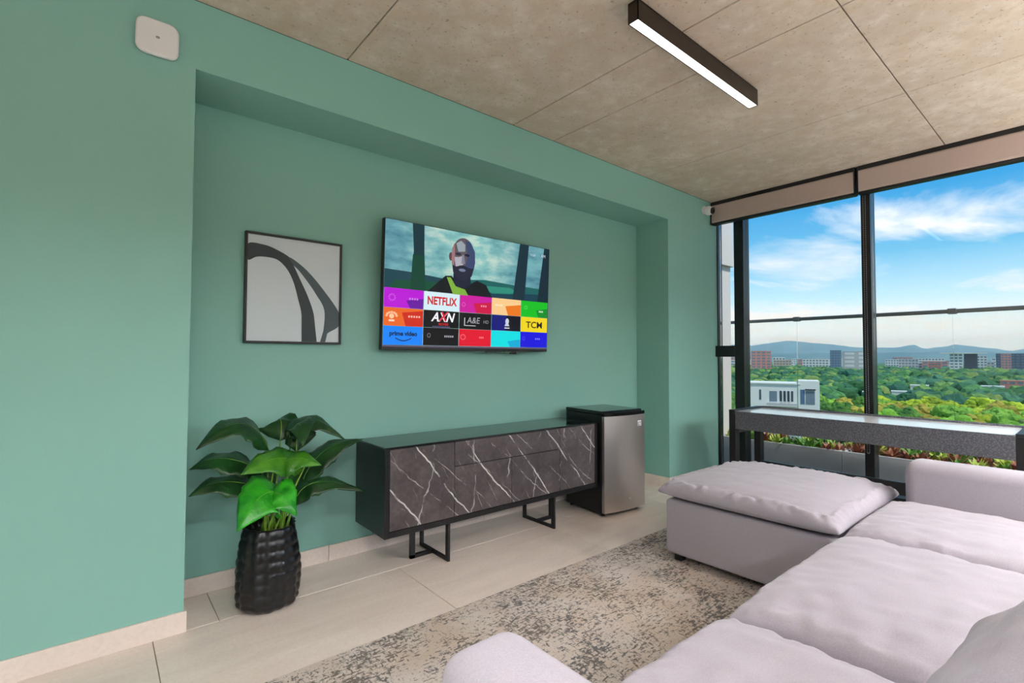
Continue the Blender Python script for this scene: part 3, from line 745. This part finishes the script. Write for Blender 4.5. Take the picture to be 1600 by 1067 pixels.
# ------------------------------------------------------------------ modular sofa
def cushion(x0, x1, y0, y1, zs, top, bot, seed, p=3.2, wr=.006, pinch=.03, n=64, ridge=0.0, edge=.35):
    """a filled cushion: seam at height zs, domed by `top` above it and `bot` below"""
    m = MB(); bm = m.bm; cx, cy = (x0+x1)/2, (y0+y1)/2; a, b = (x1-x0)/2, (y1-y0)/2
    def surf(u, v, sgn):
        pu, pv = 1-abs(u)**p, 1-abs(v)**p
        h = (max(pu, 0)*max(pv, 0))**edge
        x = cx+a*u*(1-pinch*(1-v*v)*abs(u)**3); y = cy+b*v*(1-pinch*(1-u*u)*abs(v)**3)
        P = Vector((x*5.0+seed*3.1, y*5.0, sgn*2+seed))
        w1 = noise.noise(Vector((x*3+seed, y*9, seed)))*.9+noise.noise(Vector((x*11+seed, y*4, seed+4)))*.6
        w2 = noise.noise(P*3.3)*.5
        d = wr*(w1+w2)*(h**.5)
        e = max(abs(u), abs(v)); rg = ridge*math.exp(-((e-.93)/.06)**2)*(.5+.9*noise.noise(Vector((x*26+seed, y*26, seed))))
        return Vector((x, y, zs+(top*h+d+rg if sgn > 0 else -bot*h)))
    us = [math.sin(math.pi/2*(2*i/n-1))*.55+(2*i/n-1)*.45 for i in range(n+1)]
    T = [[None]*(n+1) for _ in range(n+1)]; B = [[None]*(n+1) for _ in range(n+1)]
    for i, u in enumerate(us):
        for j, v in enumerate(us):
            T[i][j] = bm.verts.new(surf(u, v, 1))
            B[i][j] = T[i][j] if i in (0, n) or j in (0, n) else bm.verts.new(surf(u, v, -1))
    for i in range(n):
        for j in range(n):
            bm.faces.new((T[i][j], T[i+1][j], T[i+1][j+1], T[i][j+1])).smooth = True
            try: bm.faces.new((B[i][j], B[i][j+1], B[i+1][j+1], B[i+1][j])).smooth = True
            except ValueError: pass
    return m
def softbox(x0, x1, y0, y1, z0, z1, r=.03, bulge=.0): return MB().box(x0, x1, y0, y1, z0, z1, bevel=r, seg=4)
def soft(name, t, *a, r=.03): return smooth(softbox(*a, r=r).build(name, 'fabric', t))
def feet(t, x0, x1, y0, y1):
    for x in (x0+.07, x1-.07):
        for y in (y0+.06, y1-.06): box('foot', 'black', t, x-.025, x+.025, y-.025, y+.025, RZ, .052+RZ, bevel=.003, seg=1)

def ottoman():
    x0, x1, y0, y1 = 2.412, 3.42, -1.895, -.965
    t = thing('ottoman', 'square grey fabric ottoman with a plump loose cushion on top', 'ottoman', ((x0+x1)/2, (y0+y1)/2, 0))
    soft('base', t, x0, x1, y0, y1, .05+RZ, .388, r=.022); feet(t, x0, x1, y0, y1)
    smooth(cushion(x0-.035, x1+.03, y0-.03, y1+.03, .435, .105, .05, 3, p=3.2, wr=.007, pinch=.02, ridge=.020, n=90, edge=.34).build('cushion', 'fabric', t))
ottoman()

def seat_module(name, label, x0, x1, arm=None, seed=1, back_pillow=True, sx0=None, sx1=None, top=.485, front=-1.93):
    y0 = -2.96
    t = thing(name, label, 'sofa', ((x0+x1)/2, -2.45, 0), group='modules of the grey sectional sofa')
    a, b = (sx0 or x0), (sx1 or x1)
    soft('base', t, x0, x1, y0, front+.02, .05+RZ, .345, r=.022); feet(t, x0, x1, y0, front)
    smooth(cushion(a, b, y0+.2, front, .40, top-.40, .056, seed, p=5, wr=.010, pinch=.012, n=80, ridge=.010, edge=.42).build('seat_cushion', 'fabric', t))
    soft('backrest', t, x0, x1, y0, y0+.17, .345, .66, r=.045)
    if arm: soft('armrest', t, arm[0], arm[1], y0+.171, arm[2], RZ+.05, .682, r=.06)
    return t
# the far seat with its low arm panel in front of the window
seat_module('sofa_module', 'far sofa seat with a low arm panel in front of window table', 2.425, 3.45, arm=(3.225, 3.45, -1.99), seed=5, sx1=3.222, sx0=2.40, top=.490, front=-1.925)
seat_module('sofa_module', 'armless middle sofa seat between the two arm seats', 1.318, 2.42, seed=9, sx0=1.285, sx1=2.395, top=.492)
tn = seat_module('sofa_module', 'near sofa seat with a rounded arm and a back cushion', .195, 1.312, arm=(.195, .405, -1.868), seed=14, sx0=.41, sx1=1.262, top=.478, front=-1.925)

def back_cushion(t, cx, w, y, z, tilt, h, th, seed):
    m = cushion(-w/2, w/2, -h/2, h/2, 0, th*.62, th*.38, seed, p=3.0, wr=.016, pinch=.04, n=72, ridge=.012, edge=.42)
    mt = Matrix.Translation((cx, y, z)) @ Matrix.Rotation(R(90+tilt), 4, 'X') @ Matrix.Rotation(R(180), 4, 'Y')
    for v in m.bm.verts: v.co = mt @ v.co
    smooth(m.build('back_cushion', 'fabric', t))
back_cushion(tn, .83, .82, -2.70, .70, 36, .48, .20, 21)

# ------------------------------------------------------------------ game table by the window
def game_table():
    x0, x1, y0, y1 = 4.0, 4.56, -2.50, -.585
    t = thing('game_table', 'long dark game table with a white top standing along the window', 'table', ((x0+x1)/2, (y0+y1)/2, 0))
    box('apron', 'apron', t, x0, x0+.022, y0+.115, y1-.055, .640, .795, bevel=.002, seg=1)
    box('apron', 'apron', t, x1-.022, x1, y0+.115, y1-.055, .640, .808, bevel=.002, seg=1)
    for a, b in ((y1-.06, y1-.038), (y0+.09, y0+.112)): box('end_apron', 'apron', t, x0+.06, x1-.06, a, b, .60, .795, bevel=.002, seg=1)
    box('playfield', 'playfield', t, x0+.022, x1-.022, y0+.115, y1-.055, .77, .793)
    box('end_rail', 'black', t, x0, x1, y1-.055, y1, .78, .806, bevel=.002, seg=1); box('end_rail', 'black', t, x0, x1, y0, y0+.115, .78, .806, bevel=.002, seg=1)
    for xx in (x0, x1-.075):
        for a, b in ((y1-.06, y1), (y0, y0+.115)): box('leg', 'black', t, xx, xx+.075, a, b, 0, .78, bevel=.003, seg=1)
    box('stretcher', 'black', t, x1-.07, x1-.03, y0+.115, y1-.06, .20, .30, bevel=.003, seg=1)
    for a in (y1-.055, y0+.04): box('stretcher', 'black', t, x0+.075, x1-.075, a, a+.03, .20, .28, bevel=.003, seg=1)
game_table()

# ------------------------------------------------------------------ terrace outside
struct(box('floor_terrace', 'terrace', None, 5.02, 6.6, -9, 3, -.35, -.03))
cw = MB(); cw.box(5.72, 6.05, .40, 1.1, -.03, 4.0, bevel=.006); cw.box(5.66, 6.05, .355, 1.1, 2.45, 4.0, bevel=.006); struct(cw.build('column_1', 'white_render'))
struct(box('wall_outer', 'white_render', None, 5.02, 5.72, .62, .82, -.03, 3.3))
def planter(y0, y1, label):
    t = thing('planter_box', label, 'planter', (5.9, (y0+y1)/2, -.03), group='grey planter boxes on the terrace')
    b = MB(); z0, z1 = -.03, .29; x0, x1 = 5.68, 6.16; h = .03
    b.box(x0, x0+h, y0, y1, z0, z1); b.box(x1-h, x1, y0, y1, z0, z1); b.box(x0+h, x1-h, y0, y0+h, z0, z1); b.box(x0+h, x1-h, y1-h, y1, z0, z1); b.box(x0+h, x1-h, y0+h, y1-h, z0, z0+.03)
    b.build('trough', 'planter', t); box('soil', 'soil', t, x0+h, x1-h, y0+h, y1-h, z0+.03, z1-.035)
planter(-.95, .39, 'grey planter box outside the narrow corner pane'); planter(-2.30, -.955, 'grey planter box outside the middle window pane'); planter(-3.65, -2.305, 'grey planter box behind the right end of the game table')
def clump_mesh(seed, col):
    rn = random.Random(seed); m = MB()
    for k in range(26):
        a = rn.uniform(0, 6.28); ln = rn.uniform(.09, .17); el = rn.uniform(.35, 1.3); w = rn.uniform(.012, .024)
        d = Vector((math.cos(a)*math.cos(el), math.sin(a)*math.cos(el), math.sin(el))); sd = Vector((-math.sin(a), math.cos(a), 0))
        p0 = Vector((rn.uniform(-.02, .02), rn.uniform(-.02, .02), 0)); p1 = p0+d*ln*.55; p2 = p0+d*ln-Vector((0, 0, .03*math.cos(el)))
        v = [m.bm.verts.new(q) for q in (p0, p1-sd*w, p1+Vector((0, 0, -.006)), p1+sd*w, p2)]
        m.bm.faces.new((v[0], v[1], v[2])); m.bm.faces.new((v[0], v[2], v[3])); m.bm.faces.new((v[1], v[4], v[2])); m.bm.faces.new((v[2], v[4], v[3]))
    return m.mesh('clump', col)
MAT['cl_g'] = plain('clump_green', srgb(96, 146, 52), .5); MAT['cl_y'] = plain('clump_lime', srgb(176, 194, 84), .5); MAT['cl_r'] = plain('clump_russet', srgb(150, 92, 66), .5)
CL = [(clump_mesh(1, 'cl_g'), 'green'), (clump_mesh(2, 'cl_y'), 'lime green'), (clump_mesh(3, 'cl_r'), 'russet'), (clump_mesh(4, 'cl_g'), 'green'), (clump_mesh(5, 'cl_r'), 'russet')]
rn = random.Random(8); y = .30; k = 0
while y > -3.5:
    for xx in (5.79, 5.93, 6.06):
        me, cn = CL[rn.randrange(5)]
        o = link('bedding_plant', me, None, (xx+rn.uniform(-.03, .03), y+rn.uniform(-.03, .03), .25), (0, 0, rn.uniform(0, 6.28))); s = rn.uniform(.8, 1.15); o.scale = (s, s, s)
        pl = 'corner' if o.location.y > -.955 else 'middle' if o.location.y > -2.305 else 'right'
        tag(o, 'low %s plant in the %s terrace planter box' % (cn, pl), 'plant', '%s plants in the %s planter box' % (cn, pl))
    y -= .135
def railing():
    t = thing('glass_railing', 'glass terrace railing with a slim grey top rail', 'railing', (6.32, -1.5, -.03))
    box('top_rail', 'steel_rail', t, 6.30, 6.345, -6.5, .64, 1.725, 1.765, bevel=.008)
    for yy in (.62, -5.3): box('post', 'steel_rail', t, 6.335, 6.36, yy-.02, yy+.02, -.03, 1.73)
    for a, b in ((.59, -.299), (-.301, -1.759), (-1.761, -3.199), (-3.201, -5.27)): box('glass_panel', 'rail_glass', t, 6.315, 6.329, b, a, .02, 1.725)
    for yy in (-.30, -1.76, -3.2): box('rail_joint', 'steel_rail', t, 6.292, 6.352, yy-.035, yy+.035, 1.717, 1.773, bevel=.006)
railing()

# ------------------------------------------------------------------ the valley and town below
GZ = -38.0
g = MB(); g.prism([(-6000, -14000), (40000, -14000), (40000, 24000), (-6000, 24000)], 'z', GZ-2, GZ); struct(g.build('ground_valley', 'land'))

# buildings
def bmat(name, c, r=.7): MAT[name] = plain(name, srgb(*c), r); return name
bmat('b_white', (232, 228, 226)); bmat('b_pink', (214, 138, 128)); bmat('b_blue', (92, 116, 150), .25); bmat('b_grey', (196, 190, 192)); bmat('b_tan', (206, 176, 150)); bmat('b_dark', (70, 74, 92), .4); bmat('b_orange', (214, 120, 92)); bmat('b_glass', (120, 134, 150), .2); bmat('b_roof', (198, 128, 112))
FOOT = [(229, 88, 17)]
def building(label, x, y, w, top, depth, body, floors=6, bays=5, rot=None, roof=None, win='b_glass'):
    """a block whose front faces this room; its windows are set into the front and the near side"""
    a = math.atan2(y, x) if rot is None else rot
    t = thing('building', label, 'building', (x, y, GZ), a, local=True)
    h = top-GZ
    FOOT.append((x+math.cos(a)*depth/2, y+math.sin(a)*depth/2, math.hypot(w, depth)/2))
    MB().box(0, depth, -w/2, w/2, 0, h).build('walls', body, t, loc=(0, 0, 0))
    MB().box(-.3, depth+.3, -w/2-.3, w/2+.3, h, h+.9).build('roof', roof or body, t, loc=(0, 0, 0))
    fh = h/floors; bw = w/bays
    me = MB().box(-.12, .3, -bw*.34, bw*.34, -fh*.28, fh*.28).mesh('window', win)
    for f in range(floors):
        z = fh*(f+.55)
        if top-(h-z) < -26: continue                    # below the treetops
        for b in range(bays): link('window', me, t, (0, -w/2+bw*(b+.5), z))
    return t
building('pink apartment block left of the window post, among trees', 1026, 443, 36, 13.3, 30, 'b_pink', 9, 4)
building('pale grey office block with a broad blank front', 1240, 338, 50, 14.0, 40, 'b_grey', 6, 2, win='b_white')
building('blue glass tower beside the pale grey office block', 1205, 366, 20, 16.0, 30, 'b_blue', 10, 4)
building('slim tan tower just left of the window post', 1310, 343, 16, 15.0, 20, 'b_tan', 9, 3)
building('low white block right of the window post', 1535, 343, 27, -3.5, 25, 'b_white', 6, 5)
building('low grey block beside the low white block', 1562, 316, 40, -2.4, 25, 'b_grey', 5, 6)
building('small orange block among the trees', 1423, 241, 21, -11.1, 18, 'b_orange', 5, 4, roof='b_roof')
building('wide white block far behind the orange block', 1801, 316, 63, 0, 25, 'b_white', 6, 9)
t = building('white tower under a broad flat roof', 1333, 192, 20, 10.0, 22, 'b_white', 8, 3)
MB().box(-4, 28, -46, 24, 48.2, 50.2).build('flat_roof', 'b_white', t, loc=(0, 0, 0)); MB().box(6, 24, -32, -12, 18, 48).build('dark_wing', 'b_dark', t, loc=(0, 0, 0))
building('small white cube building right of the flat-roofed tower', 1640, 190, 19, 6.7, 16, 'b_white', 7, 3)
building('dark blue glass block at the right edge', 1560, 126, 62, 10.7, 30, 'b_dark', 8, 8, win='b_blue')
building('slim pink tower in front of the dark block', 1475, 133, 16, 10.3, 14, 'b_pink', 9, 3)
building('house with a pink tiled roof among near trees', 738, 58, 24, -23, 14, 'b_pink', 4, 4, roof='b_roof')
building('small white house in a gap in the trees', 660, 123, 15, -28.0, 12, 'b_white', 3, 3)
building('small white house with a flat roof near the pink house', 691, 71, 17, -27.6, 12, 'b_white', 3, 3)
building('white roof just right of the window post', 557, 118, 11, -29.6, 9, 'b_white', 2, 3)
building('white roof just left of the window post', 535, 136, 8, -30.2, 9, 'b_white', 2, 2)
building('low tan block beside the pink apartment block', 1377, 541, 42, -6.3, 25, 'b_tan', 5, 6)
building('long pale block in front of the blue hills', 1486, 500, 60, -4, 25, 'b_white', 5, 8)
rn = random.Random(77)
for k in range(26):
    az = rn.uniform(1, 27); rr = rn.uniform(1500, 2600); w = rn.uniform(25, 70)
    ht = rn.uniform(-12, 4); bc = rn.choice(['b_white', 'b_white', 'b_tan', 'b_pink', 'b_grey'])
    pos = 'beyond the right end of the window' if az < 5 else 'right of the middle window post' if az < 14.3 else 'left of the middle window post' if az < 24 else 'behind the thick corner post'
    cn = {'b_white': 'white', 'b_tan': 'tan', 'b_pink': 'pink', 'b_grey': 'grey'}[bc]; wd = 'wide' if w > 48 else 'narrow'
    building('%s %s block of the far town, %s' % (wd, cn, pos), rr*math.cos(R(az)), rr*math.sin(R(az)), w, ht, 25, bc, 4, 4)['group'] = '%s %s far blocks %s' % (wd, cn, pos)

def near_house():
    a = math.atan2(85, 222)
    t = thing('modern_house', 'white modern building with slot windows just below the table edge', 'building', (222, 85, GZ), a, local=True)
    top = -10.0-GZ; L = dict(loc=(0, 0, 0))
    # local +y is to the left as seen from the room
    MB().box(0, 16, -6.5, 13.2, 0, top).build('main_block', 'b_white', t, **L)
    MB().box(-.3, 14, -13.2, -5.6, 0, top+1.6).build('side_block', 'b_white', t, **L)
    MB().box(-.5, 16, -6.5, 13.4, top, top+.5).build('parapet', 'b_white', t, **L)
    def pane(y0, y1, z0, z1, m, n='window', x=-.12): MB().box(x, x+.4, y0, y1, top+z0, top+z1).build(n, m, t, **L)
    for dz in (0, -11, -19):
        pane(8.2, 8.9, -6.8+dz, -2.5+dz, 'b_dark'); pane(2.2, 5.0, -7.4+dz, -3.0+dz, 'b_glass')
        for yy in (.8, -.6, -2.0, -3.4): pane(yy-.4, yy+.4, -7.2+dz, -2.8+dz, 'b_dark')
        for yy in (.1, -1.3, -2.7): pane(yy-.22, yy+.22, -7.4+dz, -2.8+dz, 'b_white', 'fin', -.5)
        pane(-7.9, -6.4, -8.0+dz, -2.0+dz, 'b_blue', x=-.42); pane(-11.5, -8.3, -8.0+dz, -2.6+dz, 'b_glass', x=-.42); pane(-11.8, -8.0, -2.3+dz, -1.7+dz, 'b_dark', 'awning', -.9)
        MB().box(-1.6, 0, -5.2, 6.2, top-9.2+dz, top-8.9+dz).build('balcony_slab', 'b_white', t, **L); MB().box(-1.6, -1.5, -5.2, 6.2, top-8.9+dz, top-7.9+dz).build('balcony_rail', 'b_grey', t, **L)
near_house()

def tree_mesh(seed, mat):
    rn = random.Random(seed); m = MB()
    flatn = rn.uniform(.75, 1.1)
    for k in range(46):
        a = rn.uniform(0, 6.28); el = math.asin(rn.uniform(-.25, 1)); q0 = rn.uniform(.62, .95)
        c = Vector((q0*.72*math.cos(a)*math.cos(el), q0*.72*math.sin(a)*math.cos(el), .72+q0*.52*flatn*math.sin(el)))
        r = rn.uniform(.13, .27)
        t_ = bmesh.new(); bmesh.ops.create_icosphere(t_, subdivisions=2, radius=1)
        for v in t_.verts:
            d = v.co.normalized(); q = 1+.30*noise.noise(d*3.0+Vector((seed, k, 0)))+rn.uniform(-.13, .13)
            v.co = Vector((d.x*r*q, d.y*r*q, d.z*r*.8*q))+c
        m.join(t_)
    m.ball((0, 0, .72), .5, 2, (1, 1, .72))
    return m.mesh('crown', mat)
KINDS = [('tree_a', 'mid green'), ('tree_b', 'dark blue-green'), ('tree_c', 'yellow-green'), ('tree_d', 'olive'), ('tree_e', 'bright green')]
CROWN = {}
for i, (mt, cn) in enumerate(KINDS): CROWN[mt] = [tree_mesh(i*7+j, mt) for j in range(2)]
tk = MB(); tk.tube([(0, 0, -.05), (0, 0, .55)], [.05, .03], 6, caps=False); TRUNK = tk.mesh('trunk', 'trunk')
HOUSES = [(738, 58, 14), (660, 123, 11), (691, 71, 12), (535, 136, 8), (557, 118, 9), (222, 85, 19)]
def clear(x, y, s):
    for hx, hy, hr in FOOT:
        if math.hypot(x-hx, y-hy) < hr+s*1.15: return False
    for hx, hy, hr in HOUSES:
        if math.hypot(x-hx, y-hy) < hr+s*.8: return False
        # keep the sight line to the roof open over the last stretch in front of it
        d = math.hypot(hx, hy); u = (x*hx+y*hy)/d; v = abs(x*hy-y*hx)/d
        if d-95 < u < d and v < hr*.8+s*.5 and hx > 300: return False
    return True
rn = random.Random(21); cand = []
r = 236.0
while r < 1750:
    step = 9.5+r*.0035
    az = -30.0
    while az < 36:
        az += math.degrees(step*rn.uniform(.8, 1.35)/r)
        rr = r+rn.uniform(-.5, .5)*step; a = R(az); x, y = rr*math.cos(a), rr*math.sin(a)
        s = rn.uniform(6.0, 10.5)*(1.0 if rr < 900 else 1.15)
        if clear(x, y, s): cand.append((rr, az, x, y, s))
    r += step*.95
near = sorted(c for c in cand if 2.5 < c[1] < 30)[:270]; nearset = set(near)
NEARLIM = near[-1][0]
NAMED = set()
for i, (rr, az, x, y, s) in enumerate(near):
    v = noise.noise(Vector((x*.011, y*.011, 2.0)))+.25*rn.uniform(-1, 1)
    if rr < 430: kd = 2 if v > .25 else 4 if v > .02 else 3 if v > -.2 else 0
    else: kd = 1 if v > .1 else 0 if v > -.2 else 4
    mt, cn = KINDS[kd]
    where = 'below the right end of the window' if az < 8 else 'right of the middle window post' if az < 14.3 else 'left of the middle window post' if az < 18.2 else 'around the white modern building' if az < 24.5 else 'seen through the narrow corner pane'
    row = 'nearest' if i < 70 else 'second' if i < 160 else 'third'
    t = thing('forest_tree', '%s tree in the %s row of trees, %s' % (cn, row, where), 'tree', (x, y, GZ), rn.uniform(0, 6.28), '%s trees of the %s row, %s' % (cn, row, where), local=True)
    hgt = s*rn.uniform(.95, 1.25)
    c_ = link('crown', CROWN[mt][rn.randrange(2)], t); c_.scale = (s, s, hgt)
    k_ = link('trunk', TRUNK, t); k_.scale = (s, s, hgt)
# everything further away: one canopy
def canopy():
    t_ = bmesh.new(); bmesh.ops.create_icosphere(t_, subdivisions=2, radius=1); t_.verts.ensure_lookup_table()
    V0 = np.array([v.co[:] for v in t_.verts]); F0 = np.array([[v.index for v in f.verts] for f in t_.faces]); t_.free()
    rs = np.random.RandomState(3); Vs, Fs, Cs = [], [], []; nv = 0
    pal = [srgb(*q) for q in ((70, 118, 84), (92, 142, 84), (58, 100, 86), (120, 156, 84), (84, 128, 104), (142, 160, 88), (66, 110, 66))]
    for c in cand:
        if c in nearset: continue
        rr, az, x, y, s = c
        col = np.array(pal[rs.randint(len(pal))])*rs.uniform(.8, 1.25)
        for q in range(3):
            Cs.append(np.tile(np.append(col, 1.0), (len(V0), 1)))
            k = 1+.22*rs.uniform(-1, 1, (len(V0), 1)); off = rs.uniform(-.5, .5, 2)*s*.9; w = s*rs.uniform(.55, .8)
            Vs.append(V0*k*np.array([w, w, w*.9])+np.array([x+off[0], y+off[1], GZ+s*rs.uniform(.55, 1.05)])); Fs.append(F0+nv); nv += len(V0)
    V = np.concatenate(Vs); F = np.concatenate(Fs)
    me = bpy.data.meshes.new('far_forest'); me.from_pydata(V.tolist(), [], F.tolist()); at_ = me.attributes.new('tint', 'FLOAT_COLOR', 'POINT'); at_.data.foreach_set('color', np.concatenate(Cs).astype(np.float32).ravel()); me.materials.append(MAT['forest'])
    o = link('far_forest', me); tag(o, 'dense far forest canopy stretching to the town', 'forest'); o['kind'] = 'stuff'
canopy()

# hills on the horizon
def hills(dist, amp, base, seed, label, pts=None):
    m = MB(); rows = []; n = 150
    for i in range(n+1):
        az = -18+66*i/n; a = R(az)
        if pts:
            z = np.interp(az, [p[0] for p in pts], [p[1] for p in pts])+amp*noise.noise(Vector((az*1.3, seed, 0)))
        else: z = base+amp*noise.noise(Vector((az*.16, seed, 0)))+amp*.35*noise.noise(Vector((az*.7, seed, 4)))
        row = []
        for k, (dd, f) in enumerate(((-1400, 0), (-900, .35), (-420, .74), (0, 1), (900, .5), (2000, 0))):
            rr = dist+dd+220*noise.noise(Vector((az*.6, k*2.0, seed))); hz = (z-GZ)*f*(1+.10*noise.noise(Vector((az*1.1, k*3.0, seed+9))) if 0 < f < 1 else 1)
            row.append(m.bm.verts.new((rr*math.cos(a), rr*math.sin(a), GZ-1+hz)))
        rows.append(row)
    for i in range(n):
        for k in range(5): m.bm.faces.new((rows[i][k], rows[i+1][k], rows[i+1][k+1], rows[i][k+1])).smooth = True
    o = m.build('hill_range', 'hill'); tag(o, label, 'hills'); return o
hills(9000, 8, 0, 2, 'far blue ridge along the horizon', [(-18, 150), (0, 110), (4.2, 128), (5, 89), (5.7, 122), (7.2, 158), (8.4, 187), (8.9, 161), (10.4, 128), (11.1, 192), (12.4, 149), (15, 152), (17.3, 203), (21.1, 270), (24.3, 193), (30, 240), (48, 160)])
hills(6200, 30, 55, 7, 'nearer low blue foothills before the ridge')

# ------------------------------------------------------------------ haze over the far valley
def haze():
    m = bpy.data.materials.new('valley_haze'); m.use_nodes = True; n = m.node_tree.nodes; n.clear()
    v = n.new('ShaderNodeVolumeScatter'); v.inputs['Color'].default_value = (.60, .79, 1.0, 1); v.inputs['Density'].default_value = 1e-4; v.inputs['Anisotropy'].default_value = 0.0
    o = n.new('ShaderNodeOutputMaterial'); m.node_tree.links.new(v.outputs[0], o.inputs['Volume'])
    g = MB(); g.box(900, 16000, -7000, 12000, GZ, 420); h = g.build('valley_haze', m)
    h['kind'] = 'stuff'; tag(h, 'thin blue haze lying over the far valley', 'haze')
haze()
